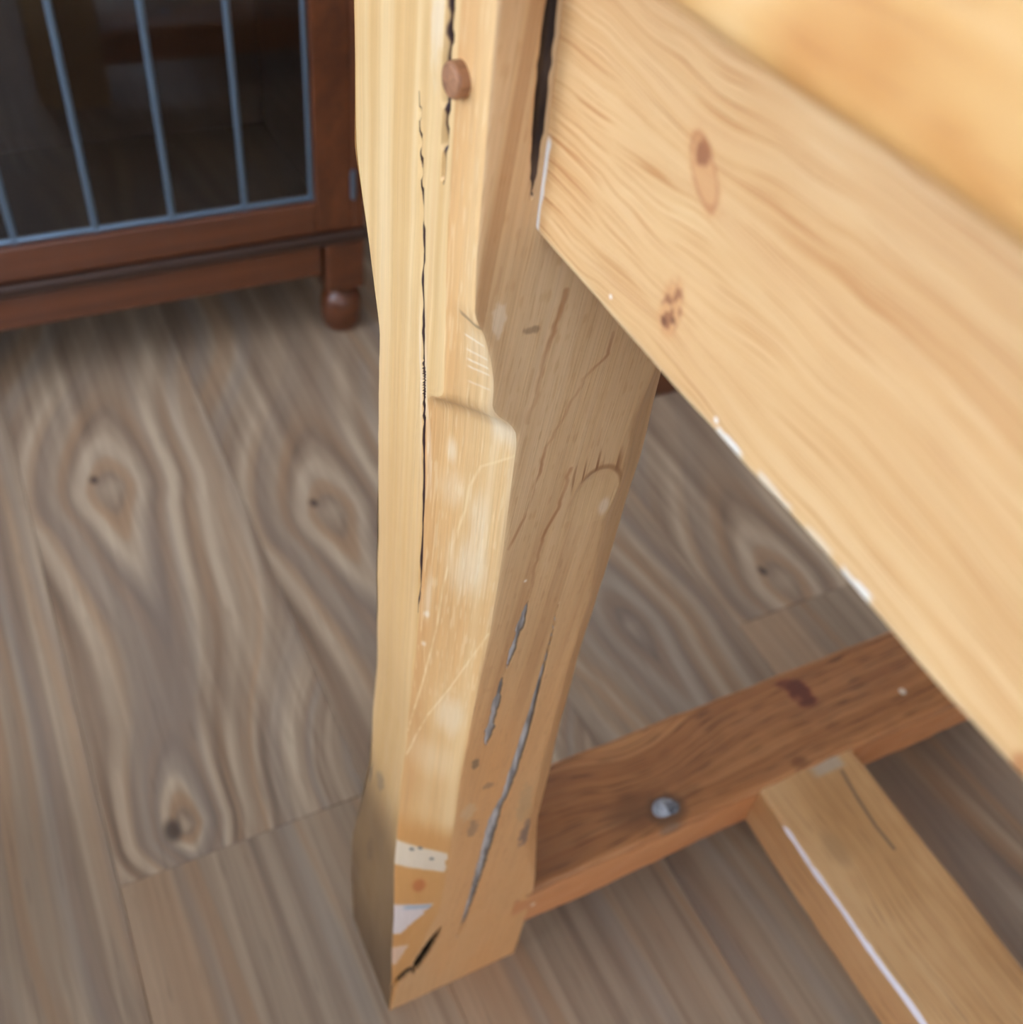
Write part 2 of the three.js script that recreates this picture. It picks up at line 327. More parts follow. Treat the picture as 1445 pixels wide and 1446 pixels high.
const legTexture = texture(2048, 2048, (u, v) => {
  const y = v * LEG_H;
  let f = 0; while (f < 6 && u >= FACE_U[f + 1]) f++;
  const t = (u - FACE_U[f]) / (FACE_U[f + 1] - FACE_U[f]);
  const C = legCornersCached(y), a = C[f], b = C[(f + 1) % 7];
  const x = lerp(a[0], b[0], t), z = lerp(a[1], b[1], t);
  let c, h = 0.5;
  const across = f === 0 ? z : f === 1 ? (x + z) * 0.7 : x;
  const tilt = f === 2 ? across - (y - 0.45) * 0.09 : across;
  const fine = fbm(tilt * 1500, y * 22, 3 + f, 2), mid = fbm(tilt * (f === 0 ? 190 : 220), y * (f === 0 ? 3 : 6), 13 + f, 2) * (f === 2 ? 0.7 : 0.85), slow = fbm(across * 26, y * 7, 23 + f, 3);
  const rings = Math.sin(tilt * 900 + 5 * fbm(tilt * 40, y * 4, 43 + f, 2));
  if (f === 0 || f > 3) {
    c = ramp([[-1, [196, 153, 98]], [-0.2, [212, 172, 116]], [0.4, [222, 187, 134]], [1, [228, 196, 148]]], mid * 1.1 + 0.05 * rings + 0.45 * slow + 0.15);
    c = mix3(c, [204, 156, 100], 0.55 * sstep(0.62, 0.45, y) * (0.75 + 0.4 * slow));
    const rust = sstep(0.25, 0.8, fbm(across * 160, y * 2.5, 63, 2)) * 0.45;
    c = mix3(c, [205, 148, 84], rust);
  } else if (f === 1) {
    c = ramp([[-1, [198, 146, 92]], [-0.2, [211, 165, 110]], [0.5, [220, 182, 130]], [1, [230, 200, 156]]], mid * 0.6 + 0.6 * slow + 0.9 * (t - 0.6));
    const fleck = sstep(0.25, 0.8, noise2(tilt * 1700, y * 120, 91)) * sstep(0.32, 0.42, y);
    c = mix3(c, [234, 208, 164], 0.34 * fleck);
  } else {
    c = ramp([[-1, [184, 145, 102]], [0, [202, 165, 121]], [1, [215, 183, 143]]], mid * 0.75 + 0.6 * slow + 0.1 * rings);
    c = mix3(c, [208, 146, 88], 0.72 * sstep(0.52, 0.30, y) * (0.75 + 0.5 * slow));
    const fl = sstep(0.4, 0.8, noise2(tilt * 1400, y * 160, 97));
    c = mix3(c, [168, 122, 76], 0.22 * fl);
  }
  let k = 1 + 0.035 * fine;
  c = [c[0] * k, c[1] * k, c[2] * k];
  h += 0.12 * fine;
  if (f === 2) {
    c = mix3(c, [150, 100, 58], 0.3 * sstep(0.45, 0.8, noise2(tilt * 210, y * 2.6, 119)) * sstep(0.3, 0.42, y));
    veins.forEach((p, i) => {
      const [d, at] = polyDist(p, x + 0.0006 * noise2(y * 300, 1, 8), y);
      const w = [0.0017, 0.0012, 0.0014][i];
      c = mix3(c, [144, 88, 50], 0.5 * (1 - sstep(0.15 * w, w, d)) * (0.45 + 0.7 * sstep(-0.4, 0.6, noise2(y * 60, i, 9))) * (1 - 0.5 * Math.abs(at - 0.5)));
    });
    const kx = (x - 0.190) / 0.013, ky = (y - 0.503) / 0.02, q = Math.hypot(kx, ky);      // the shaved knot
    if (ky > -0.6) {
      c = mix3(c, [206, 170, 124], 0.45 * (1 - sstep(0.7, 1, q)));
      const whisk = sstep(0.1, 0.7, noise2(x * 700, y * 40, 58)) * sstep(0.9, 1.05, q) * (1 - sstep(1.1, 1.75, q)) * sstep(0.2, 0.9, ky);
      c = mix3(c, [122, 78, 46], 0.7 * whisk);
      c = mix3(c, [134, 92, 58], 0.55 * (1 - sstep(0.02, 0.12, Math.abs(q - 1))) * sstep(-0.3, 0.6, ky + kx));
    }
    const spot = Math.hypot((x - 0.1955) / 0.0035, (y - 0.4985) / 0.006);
    c = mix3(c, [226, 208, 184], 0.6 * (1 - sstep(0.4, 1.1, spot)));
    for (const [sx, sy, sw, sh, cc, kk] of [[0.1353, 0.6073, 0.003, 0.008, [226, 205, 176], 0.6], [0.1622, 0.4648, 0.0012, 0.0016, [232, 222, 206], 0.8], [0.1504, 0.3193, 0.003, 0.006, [98, 82, 66], 0.6], [0.1606, 0.2898, 0.004, 0.004, [110, 92, 74], 0.4], [0.150, 0.268, 0.006, 0.012, [206, 178, 140], 0.5], [0.1545, 0.245, 0.004, 0.012, [126, 104, 84], 0.5], [0.194, 0.21, 0.006, 0.02, [112, 92, 84], 0.75], [0.148, 0.60, 0.004, 0.002, [118, 92, 66], 0.5], [0.188, 0.25, 0.006, 0.03, [176, 146, 106], 0.5]]) {
      const d = Math.hypot((x - sx) / sw, (y - sy) / sh) + 0.45 * fbm(x * 500, y * 300, 71, 2);
      c = mix3(c, cc, kk * (1 - sstep(0.5, 1.05, d)));
    }
  }
  if (f === 1) {
    ringLines.forEach((p) => {
      const [d] = polyDist(p.map(([q, r]) => [q * 0.035, r]), t * 0.035, y);
      c = mix3(c, [236, 210, 160], 0.55 * (1 - sstep(0.0001, 0.0010, d)) * (0.75 + 0.4 * noise2(y * 220, 1, 44)));
    });
    for (const [st, sy, sw, sh, kk] of [[0.9, 0.555, 0.2, 0.010, 0.5], [0.36, 0.5164, 0.2, 0.012, 0.28], [0.65, 0.505, 0.14, 0.016, 0.32], [0.62, 0.474, 0.3, 0.024, 0.42], [0.11, 0.446, 0.06, 0.020, 0.4], [0.11, 0.4353, 0.05, 0.003, 0.7], [0.11, 0.4125, 0.05, 0.003, 0.7], [0.63, 0.3605, 0.25, 0.02, 0.4], [0.32, 0.536, 0.07, 0.008, 0.5], [0.75, 0.595, 0.3, 0.012, 0.25], [0.4, 0.315, 0.5, 0.02, 0.2]]) {
      const d = Math.hypot((t - st) / sw, (y - sy) / sh) + 0.4 * fbm(t * 4, y * 25, 83, 2) + 0.3 * fbm(t * 60, y * 50, 85, 1);
      c = mix3(c, [238, 224, 198], kk * (1 - sstep(0.2, 1.3, d)));  // gloss reflections off varnish and scratches, painted in as pale patches
    }
    for (const [y0, k0] of [[0.5975, 0.6], [0.5915, 0.5], [0.5875, 0.6], [0.5845, 0.5], [0.578, 0.35]]) c = mix3(c, [240, 226, 202], k0 * (1 - sstep(0.0002, 0.0008, Math.abs(y - y0 - 0.003 * (0.7 - t)))) * sstep(0.45, 0.55, t) * (1 - sstep(0.9, 0.97, t)));
    c = mix3(c, [140, 112, 82], 0.6 * (1 - sstep(0.0003, 0.0014, Math.abs(y - 0.609 + 0.004 * t))) * sstep(0.4, 0.55, t));
    // below the chamfer's end: bare scallops with worn pale primer between orange wood
    if (y < 0.262) {
      c = mix3(c, [196, 138, 78], sstep(0.262, 0.235, y) * 0.8);
      const pale = (y0, y1, tm) => sstep(y0 - 0.002, y0 + 0.002, y + 0.006 * t) * (1 - sstep(y1 - 0.002, y1 + 0.002, y + 0.006 * t)) * (1 - sstep(tm - 0.05, tm + 0.02, t + 0.1 * fbm(t * 20, y * 300, 88, 1)));
      c = mix3(c, [216, 198, 172], 0.92 * pale(0.205, 0.228, 0.97));
      const tri = clamp((y - 0.126) / 0.032);
      c = mix3(c, [212, 198, 192], 0.92 * pale(0.128, 0.163, 0.25 + 0.6 * tri));
      c = mix3(c, [214, 186, 170], 0.7 * pale(0.085, 0.11, 0.25 + 0.3 * clamp((y - 0.085) / 0.02)));
      c = mix3(c, [176, 98, 54], 0.7 * (1 - sstep(0.5, 1.1, Math.hypot((t - 0.5) / 0.16, (y - 0.183) / 0.009))));
      for (const [a, b] of [[0.3, 0.222], [0.68, 0.214], [0.45, 0.2245]]) c = mix3(c, [96, 92, 90], 0.7 * (1 - sstep(0.4, 1.1, Math.hypot((t - a) / 0.06, (y - b) / 0.0022))));
      c = mix3(c, [130, 150, 168], 0.6 * (1 - sstep(0.001, 0.004, Math.abs(y - 0.160 + 0.006 * t))) * (1 - sstep(0.75, 0.85, t)) * sstep(0.15, 0.3, t));
    }
  }
  if (f === 0) {
    for (const [sz, sy, sw, sh, cc, kk] of [[-0.303, 0.232, 0.002, 0.012, [88, 78, 70], 0.8], [-0.290, 0.245, 0.006, 0.01, [120, 106, 90], 0.5], [-0.29, 0.16, 0.006, 0.02, [110, 88, 76], 0.45], [-0.31, 0.10, 0.01, 0.03, [134, 104, 80], 0.4], [-0.272, 0.69, 0.005, 0.02, [236, 224, 206], 0.4], [-0.2505, 0.675, 0.004, 0.05, [238, 230, 220], 0.45]]) {
      const d = Math.hypot((z - sz) / sw, (y - sy) / sh) + 0.4 * fbm(z * 400, y * 200, 75, 2);
      c = mix3(c, cc, kk * (1 - sstep(0.4, 1.1, d)));
    }
    c = mix3(c, [112, 86, 62], 0.9 * sstep(0.27, 0.19, y) * (0.85 + 0.4 * slow));  // shade low on the foot's side face, painted in as darker brown
  }
  if (f < 3) {
    const side = f === 0 || (f === 1 && (t < 0.12 || y > 0.575));
    const [kq, sp, edge] = splitAt(side ? splitsSide : splitsFront, side ? z : x, y);
    if (edge && f < 2) c = mix3(c, [238, 222, 205], 0.45 * edge * sstep(0.60, 0.57, y) * sstep(0.50, 0.53, y));
    if (sp && kq > 0) {
      const g1 = 0.5 + 0.5 * fbm(x * 500 + z * 500, y * 70, 51, 3);
      const inner = sp.deep === 2 ? [16, 14, 14] : sp.deep === 3 ? mix3([44, 30, 24], [120, 96, 76], clamp(g1 * 1.6 - 0.75)) : sp.deep ? [58, 36, 34] : mix3([96, 88, 84], [196, 188, 182], clamp(g1 * 1.5 - 0.05));
      c = mix3(c, sp.deep ? inner : mix3([104, 84, 68], inner, sstep(0.25, 0.85, kq)), sstep(0, 0.35, kq)); h -= 0.3 * kq;
    }
  }
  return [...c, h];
});
function legCornersCached(y) {
  const k = Math.round(y * 20000);
  if (legCornersCached.k !== k) { legCornersCached.k = k; legCornersCached.c = legCorners(y); }
  return legCornersCached.c;
}
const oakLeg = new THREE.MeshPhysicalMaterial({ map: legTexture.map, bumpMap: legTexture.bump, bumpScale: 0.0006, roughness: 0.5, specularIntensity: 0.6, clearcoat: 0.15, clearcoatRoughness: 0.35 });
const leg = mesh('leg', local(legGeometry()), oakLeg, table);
leg.userData.label = 'hewn leg with chamfered corner and long grey splits';
{
  // turned peg head, standing a little proud of the leg's side
  const pts = [[0, 0.0032], [0.0040, 0.0031], [0.0047, 0.0027], [0.0051, 0.0018], [0.0052, -0.012], [0, -0.012]].map(([r, y]) => new THREE.Vector2(r, y));
  const pegTex = texture(128, 64, (u, v) => { const n = fbm(u * 14, v * 8, 5, 3); return [150 + 30 * n, 104 + 22 * n, 72 + 16 * n, 0.5 + 0.3 * n]; });
  const g = new THREE.LatheGeometry(pts.reverse(), 28).rotateZ(Math.PI / 2).rotateY(0.10).translate(0.1225, 0.680, -0.2545);
  const peg = mesh('peg', local(g), new THREE.MeshStandardMaterial({ map: pegTex.map, bumpMap: pegTex.bump, bumpScale: 0.0003, roughness: 0.55 }), leg);
  peg.userData.label = 'brown round wooden peg head';
}

// --- beams: a long piece along an axis, its section a rounded rectangle; uv in metres (along, round the section)
function beam(len, hw, hh, r, steps, wob, seed) {    // lies along +x from 0, section y (hh) and z (hw) about the axis
  const sec = [], arc = 5;
  const add = (cy, cz, a0) => { for (let i = 0; i <= arc; i++) { const a = a0 + (Math.PI / 2) * i / arc; sec.push([cy + r * Math.sin(a), cz + r * Math.cos(a), Math.sin(a), Math.cos(a)]); } };
  const line = (n, k) => { const p = sec[sec.length - 1]; line.next = [p, n, k]; };
  const corners = [[-hh + r, hw - r, -Math.PI / 2], [hh - r, hw - r, 0], [hh - r, -hw + r, Math.PI / 2], [-hh + r, -hw + r, Math.PI]];
  const seg = [14, 12, 14, 6];
  corners.forEach(([cy, cz, a0], q) => {
    add(cy, cz, a0);
    const p = sec[sec.length - 1], [ny, nz, na] = corners[(q + 1) % 4];
    const e = [ny + r * Math.sin(na), nz + r * Math.cos(na)];
    for (let i = 1; i < seg[q]; i++) { const t = i / seg[q]; sec.push([lerp(p[0], e[0], t), lerp(p[1], e[1], t), p[2], p[3]]); }
  });
  sec.push([...sec[0]]);
  let per = 0; const P = sec.map((s, i) => { if (i) per += Math.hypot(s[0] - sec[i - 1][0], s[1] - sec[i - 1][1]); return per; });
  const m = sec.length;
  const body = grid(m, steps.length, (i, j) => {
    const [y, z, ny, nz] = sec[i], x = steps[j];
    const d = wob * fbm(x * 16, P[i === m - 1 ? 0 : i] * 25, seed, 3) + wob * 0.35 * fbm(x * 60, P[i === m - 1 ? 0 : i] * 60, seed + 4, 2);
    return [x, y + ny * d, z + nz * d, x, P[i]];
  });
  const caps = [0, steps.length - 1].map((j) => {
    const p = body.attributes.position, pos = [], uv = [], cx = steps[j];
    for (let i = 0; i < m - 1; i++) {
      const q = (k) => [p.getX(j * m + k), p.getY(j * m + k), p.getZ(j * m + k)];
      for (const v of j ? [q(i), [cx, 0, 0], q(i + 1)] : [q(i), q(i + 1), [cx, 0, 0]]) { pos.push(...v); uv.push(v[1], v[2]); }
    }
    const g = new THREE.BufferGeometry();
    g.setAttribute('position', new THREE.Float32BufferAttribute(pos, 3)); g.setAttribute('uv', new THREE.Float32BufferAttribute(uv, 2));
    g.computeVertexNormals();
    return g;
  });
  body.computeVertexNormals();
  const g = mergeGeometries([body.toNonIndexed(), ...caps]);
  g.userData = { per: P[m - 1] };
  return g;
}
const steps = (a, b, fine, to, coarse) => { const o = []; for (let x = a; x < to; x += fine) o.push(x); for (let x = Math.max(to, a); x < b - 1e-6; x += coarse) o.push(x); o.push(b); return o; };
function scaleUV(g, su, sv) { const uv = g.attributes.uv; for (let i = 0; i < uv.count; i++) uv.setXY(i, uv.getX(i) * su, uv.getY(i) * sv); return g; }

// --- long rail under the top, butting the leg
const RAIL = { x0: 0.144, x1: 0.186, y0: 0.636, y1: 0.7365, z0: -0.2435, z1: 0.93 };
{
  const hw = (RAIL.x1 - RAIL.x0) / 2, hh = (RAIL.y1 - RAIL.y0) / 2, L = RAIL.z1 - RAIL.z0;
  // beam section order: bottom +z corner, up the +z face, top, down the -z face; the +z face becomes the outer (-x) face
  const g = beam(L, hw, hh, 0.004, steps(0, L, 0.0025, 0.3, 0.05), 0.0011, 61);
  const TL = 0.36, per = g.userData.per;
  scaleUV(g, 1 / TL, 1 / per);
  const kn = [[-0.1690, 0.6915], [-0.1690, 0.6548]];
  const tex = texture(1536, 1536, (u, v) => {
    const s = u * TL, z = RAIL.z0 + s, p = v * per, y = RAIL.y0 + p - 0.006 + 0.002;
    let c, h = 0.5;
    let f = (y + 0.006 * fbm(z * 9, y * 10, 201, 2) + 0.0012 * fbm(z * 60, y * 80, 203, 2));
    f += 0.06 * (z + 0.24) * (y - 0.66);
    let spread = 0;
    kn.forEach(([kz, ky], i) => {
      const dz = (z - kz - (i ? 0 : 0.3 * (ky - y))) / 0.030, dy = (y - ky) / 0.008;
      const e = Math.exp(-dz * dz * 0.8 - dy * dy * 0.12);
      f += e * 0.006 * Math.tanh(dy * 1.5); spread = Math.max(spread, e);
    });
    const band = noise2(f * 420, z * 2.0, 207) * 0.6 + noise2(f * 1000, z * 3, 209) * 0.4;
    const fl = noise2(f * 2100 + 1.5 * noise2(z * 22, f * 200, 212), z * 36, 211) * 0.75 + 0.5 * noise2(f * 3900, z * 60, 210);
    const slow = fbm(z * 12, y * 30, 213, 3);
    c = ramp([[-1, [194, 142, 88]], [-0.3, [209, 162, 108]], [0.3, [219, 177, 124]], [1, [228, 194, 146]]], band * 0.6 + slow * 0.6 + 0.08);
    c = mix3(c, [170, 108, 56], 0.62 * sstep(0.2, 0.8, fl) * (0.5 + 0.5 * sstep(-0.05, -0.2, z)));
    c = mix3(c, [236, 206, 158], 0.25 * sstep(0.3, 0.8, -fl));
    c = mix3(c, [182, 122, 72], 0.35 * spread * sstep(0.1, 0.5, band));
    h += 0.18 * fl;
    kn.forEach(([kz, ky], i) => {
      const ez = z - kz, ey = y - ky, cs = 0.75, sn = 0.66;
      const d = i ? Math.hypot(ez / 0.004, ey / 0.007) : Math.hypot((ez * cs + ey * sn) / 0.0042, (-ez * sn + ey * cs) / 0.0085);
      const n = 0.25 * fbm(z * 500, y * 500, 215 + i, 2);
      c = mix3(c, [206, 150, 98], 0.7 * (1 - sstep(0.8, 1.5, d + n)));
      if (i) c = mix3(c, [140, 88, 58], 0.7 * (1 - sstep(0.3, 0.75, Math.abs(d - 0.5) + n)) * sstep(-0.3, 0.4, noise2(z * 600, y * 500, 218)));
      else {
        c = mix3(c, [146, 90, 58], 0.8 * (1 - sstep(0.5, 0.95, Math.hypot((ez + 0.0016) / 0.0036, (ey - 0.0036) / 0.0042) + n)));
        c = mix3(c, [172, 112, 70], 0.5 * (1 - sstep(0.05, 0.16, Math.abs(d - 1) + n * 0.3)));
      }
    });
    for (const [kz, ky, r] of [[-0.1705, 0.6500, 0.0016], [-0.167, 0.6525, 0.0012]]) c = mix3(c, [110, 66, 44], 0.8 * (1 - sstep(0.4, 1.2, Math.hypot(z - kz, y - ky) / r)));
    // specks and runs of old white paint along the lower edge, and on the end by the leg
    const run = (za, zb, pm) => sstep(za, za + 0.002, z) * (1 - sstep(zb - 0.003, zb, z)) * (1 - sstep(pm * 0.75, pm, Math.abs(p - 0.003) + 0.0012 * fbm(z * 300, p * 300, 221, 2)));
    c = mix3(c, [238, 236, 234], 0.95 * Math.max(run(-0.1425, -0.1295, 0.0042), run(-0.0935, -0.0815, 0.0046), 0.55 * run(-0.125, -0.110, 0.0045), 0.4 * run(-0.107, -0.095, 0.0042)));
    c = mix3(c, [236, 212, 166], 0.5 * (1 - sstep(0.004, 0.0075, p)));
    c = mix3(c, [238, 236, 236], 0.9 * (1 - sstep(0.0050, 0.0062, s + 0.0012 * fbm(y * 160, 2, 223, 2))) * sstep(0.635, 0.638, y) * (1 - sstep(0.664, 0.668, y)));
    c = mix3(c, [244, 240, 232], 0.9 * (1 - sstep(0.5, 1.1, Math.hypot(z + 0.1425, y - 0.6395) / 0.0011)));
    c = mix3(c, [244, 240, 232], 0.9 * (1 - sstep(0.5, 1.1, Math.hypot(z + 0.1952, y - 0.6412) / 0.0009)));
    c = mix3(c, [170, 104, 60], 0.6 * (1 - sstep(0.4, 1.2, Math.hypot((z + 0.0395) / 0.003, (y - 0.639) / 0.004))));
    return [...c, h];
  });
  // turn the beam: +x -> +z, its +z face -> -x
  g.applyMatrix4(new THREE.Matrix4().makeBasis(new THREE.Vector3(0, 0, 1), new THREE.Vector3(0, 1, 0), new THREE.Vector3(-1, 0, 0)));
  g.translate((RAIL.x0 + RAIL.x1) / 2, (RAIL.y0 + RAIL.y1) / 2, RAIL.z0);
  const p = g.attributes.position;            // the end is cut a little out of square: the joint opens upwards
  for (let i = 0; i < p.count; i++) if (p.getZ(i) < RAIL.z0 + 0.02) p.setZ(i, p.getZ(i) + Math.max(0, (p.getY(i) - 0.650) * 0.012) * (1 - (p.getZ(i) - RAIL.z0) / 0.02));
  const rail = mesh('rail', local(g), new THREE.MeshPhysicalMaterial({ map: tex.map, bumpMap: tex.bump, bumpScale: 0.0005, roughness: 0.48, clearcoat: 0.12, clearcoatRoughness: 0.35 }), table);
  rail.userData.label = 'wide golden oak rail with two knots and white paint on its lower edge';
  // tenon inside the joint
  mesh('tenon', local(rbox(0.155, 0.178, 0.655, 0.725, -0.262, -0.215, 0.001)), new THREE.MeshStandardMaterial({ color: 0x8a6238, roughness: 0.8 }), table);
}

// --- stretchers near the floor
{
  const S = { x0: 0.198, x1: 0.772, y0: 0.055, y1: 0.108, z0: -0.324, z1: -0.2398 };
  const hw = (S.z1 - S.z0) / 2, hh = (S.y1 - S.y0) / 2, L = S.x1 - S.x0;
  const g = beam(L, hw, hh, 0.0045, steps(0, L, 0.004, L, 0.05), 0.0022, 81), per = g.userData.per;
  scaleUV(g, 1 / L, 1 / per);
  const kx = 0.333, kz = -0.257;
  const pTop = 2 * hh - 0.0019;               // arc length where the top face begins
  const tex = texture(1536, 768, (u, v) => {
    const x = S.x0 + u * L, p = v * per, z = S.z1 - (p - pTop), onTop = p > pTop - 0.001 && p < pTop + 2 * hw;
    let q = onTop ? z : p;
    let f = q + 0.10 * (x - 0.3) * 0.3 + 0.006 * fbm(x * 10, q * 14, 301, 2) + 0.0012 * fbm(x * 60, q * 60, 303, 2);
    if (onTop) {
      const dx = (x - kx) / 0.055, dz = (z - kz) / 0.02;
      f += 0.02 * Math.exp(-dx * dx * 0.8) * Math.tanh(dz * 0.8);
      f += 0.03 * sstep(0.3, 0.18, x) * (z + 0.28) ;
    }
    const band = noise2(f * 380, x * 1.5, 305) * 0.55 + noise2(f * 900, x * 2.5, 307) * 0.45, slow = fbm(x * 9, q * 26, 309, 3), fl = noise2(f * 1300, x * 42, 311);
    let c;
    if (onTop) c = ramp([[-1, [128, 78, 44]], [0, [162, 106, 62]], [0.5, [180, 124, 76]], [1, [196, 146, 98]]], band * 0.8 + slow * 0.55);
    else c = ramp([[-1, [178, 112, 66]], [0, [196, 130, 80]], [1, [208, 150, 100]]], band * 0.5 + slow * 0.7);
    c = mix3(c, [66, 40, 24], (onTop ? 0.55 : 0.15) * sstep(0.3, 0.85, fl));
    if (onTop) {
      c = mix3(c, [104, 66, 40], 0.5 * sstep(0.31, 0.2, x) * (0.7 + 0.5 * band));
      const dk = Math.hypot((x - kx) / 0.013, (z - kz) / 0.0115) + 0.25 * fbm(x * 200, z * 200, 313, 2);
      c = mix3(c, [92, 64, 42], 0.65 * (1 - sstep(0.8, 1.5, dk)));
      const d2 = Math.hypot((x - 0.312) / 0.03, (z + 0.266) / 0.016); c = mix3(c, [92, 58, 34], 0.45 * (1 - sstep(0.4, 1.2, d2)));
      const st = Math.hypot((x - 0.495) / 0.016, (z + 0.306) / 0.016) + 0.6 * fbm(x * 110, z * 110, 315, 2);
      c = mix3(c, [82, 28, 22], 0.75 * (1 - sstep(0.45, 1.1, st)));
      const wd = Math.hypot((x - 0.580) / 0.0036, (z + 0.270) / 0.0036); c = mix3(c, [226, 214, 200], 0.9 * (1 - sstep(0.7, 1.1, wd)));
      const kn2 = Math.hypot((x - 0.453) / 0.009, (z + 0.250) / 0.006); c = mix3(c, [104, 62, 36], 0.6 * (1 - sstep(0.4, 1.2, kn2)));
      const gp = Math.hypot((x - 0.328) / 0.011, (z + 0.2435) / 0.004); c = mix3(c, [98, 88, 80], 0.7 * (1 - sstep(0.5, 1.1, gp)));
      c = mix3(c, [190, 126, 74], 0.35 * sstep(-0.253, -0.241, z));
    } else {
      const wd = Math.hypot((x - 0.215) / 0.0025, (p - 0.03) / 0.003); c = mix3(c, [232, 214, 196], 0.8 * (1 - sstep(0.5, 1.1, wd)));
    }
    return [...c, 0.5 + 0.16 * fl];
  });
  g.translate(S.x0, (S.y0 + S.y1) / 2, (S.z0 + S.z1) / 2);
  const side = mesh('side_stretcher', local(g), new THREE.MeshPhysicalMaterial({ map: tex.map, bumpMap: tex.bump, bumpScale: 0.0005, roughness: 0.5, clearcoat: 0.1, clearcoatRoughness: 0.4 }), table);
  side.userData.label = 'dark brown side stretcher with a grey filled knot';
  // filled knot standing a touch proud
  const kp = [[0.0003, 0.0016], [0.0055, 0.0015], [0.0094, 0.0008], [0.0104, -0.001], [0.0104, -0.004]].map(([r, y]) => new THREE.Vector2(r, y)).reverse();
  const kt = texture(96, 96, (u, v) => { const n = fbm(u * 9, v * 7, 331, 3); return u > 0.3 + 0.5 * n ? [166 + 60 * n, 172 + 60 * n, 182 + 60 * n, 0.6] : [92 + 60 * n, 92 + 60 * n, 98 + 60 * n, 0.4]; });
  const kg = new THREE.LatheGeometry(kp, 26).scale(1.0, 1, 0.85);
  const kpos = kg.attributes.position;
  for (let i = 0; i < kpos.count; i++) { const a = Math.atan2(kpos.getZ(i), kpos.getX(i)), k = 1 + 0.12 * Math.sin(2 * a + 1) + 0.07 * Math.sin(3 * a); kpos.setX(i, kpos.getX(i) * k); kpos.setZ(i, kpos.getZ(i) * k); }
  kg.computeVertexNormals();
  const plug = mesh('knot_plug', local(kg.translate(kx, 0.1078, kz)), new THREE.MeshStandardMaterial({ map: kt.map, bumpMap: kt.bump, bumpScale: 0.0006, roughness: 0.5 }), side);
  plug.userData.label = 'grey-blue filled knot';
}
{
  const S = { x0: 0.4095, x1: 0.5035, y0: 0.058, y1: 0.1072, z0: -0.2410, z1: 0.93 };
  const hw = (S.x1 - S.x0) / 2, hh = (S.y1 - S.y0) / 2, L = S.z1 - S.z0, TL = 0.34;
  const g = beam(L, hw, hh, 0.004, steps(0, L, 0.005, 0.3, 0.05), 0.0016, 93), per = g.userData.per;
  scaleUV(g, 1 / TL, 1 / per);
  const pTop = 2 * hh - 0.0017;
  const paint = knots([[-0.24, 0.0], [-0.212, 0.0], [-0.205, 0.0012], [-0.18, 0.0018], [-0.15, 0.0026], [-0.1, 0.0026], [-0.05, 0.0032], [0, 0.003], [0.1, 0.002]]);
  const tex = texture(1024, 768, (u, v) => {
    const z = S.z0 + u * TL, p = v * per, q = p - pTop, x = S.x0 + q;
    const f = p + 0.008 * fbm(z * 9, p * 12, 401, 2) + 0.0012 * fbm(z * 50, p * 50, 403, 2);
    const band = noise2(f * 300, z * 1.5, 405) * 0.5 + noise2(f * 800, z * 2.5, 407) * 0.5, slow = fbm(z * 14, p * 30, 409, 3), fl = noise2(f * 1200, z * 40, 411);
    let c = ramp([[-1, [172, 124, 76]], [0, [200, 154, 102]], [1, [218, 180, 132]]], band * 0.5 + slow * 0.85);
    if (q < -0.004) c = mix3(c, [206, 150, 100], 0.5);
    c = mix3(c, [120, 78, 44], 0.28 * sstep(0.4, 0.9, fl));
    const cr = polyDist([[0.484, -0.228], [0.480, -0.204], [0.478, -0.18], [0.479, -0.16]], x, z)[0];
    if (q > 0) c = mix3(c, [96, 78, 62], 0.7 * (1 - sstep(0.0005, 0.0022, cr)));
    if (q > 0 && z < -0.226) c = mix3(c, [176, 164, 150], 0.7 * sstep(0.455, 0.467, x) * (1 - sstep(0.486, 0.494, x)) * (1 - sstep(-0.233, -0.229, z)));
    const sm = Math.hypot((x - 0.437) / 0.01, (z + 0.178) / 0.02); c = mix3(c, [160, 124, 84], 0.5 * (1 - sstep(0.4, 1.1, sm)));
    const w = paint(z), dq = Math.abs(q - 0.0012 - 0.0015 * noise2(z * 30, 4, 413));
    if (w > 0) c = mix3(c, [232, 224, 228], 0.95 * (1 - sstep(w * 0.8, w * 1.15 + 0.0003, dq + 0.0005 * noise2(z * 200, 2, 415))));
    return [...c, 0.5 + 0.16 * fl];
  });
  g.applyMatrix4(new THREE.Matrix4().makeBasis(new THREE.Vector3(0, 0, 1), new THREE.Vector3(0, 1, 0), new THREE.Vector3(-1, 0, 0)));
  g.translate((S.x0 + S.x1) / 2, (S.y0 + S.y1) / 2, S.z0);
  const long = mesh('long_stretcher', local(g), new THREE.MeshPhysicalMaterial({ map: tex.map, bumpMap: tex.bump, bumpScale: 0.0005, roughness: 0.5, clearcoat: 0.1, clearcoatRoughness: 0.4 }), table);
  long.userData.label = 'lighter long stretcher with a white paint line along its edge';
}
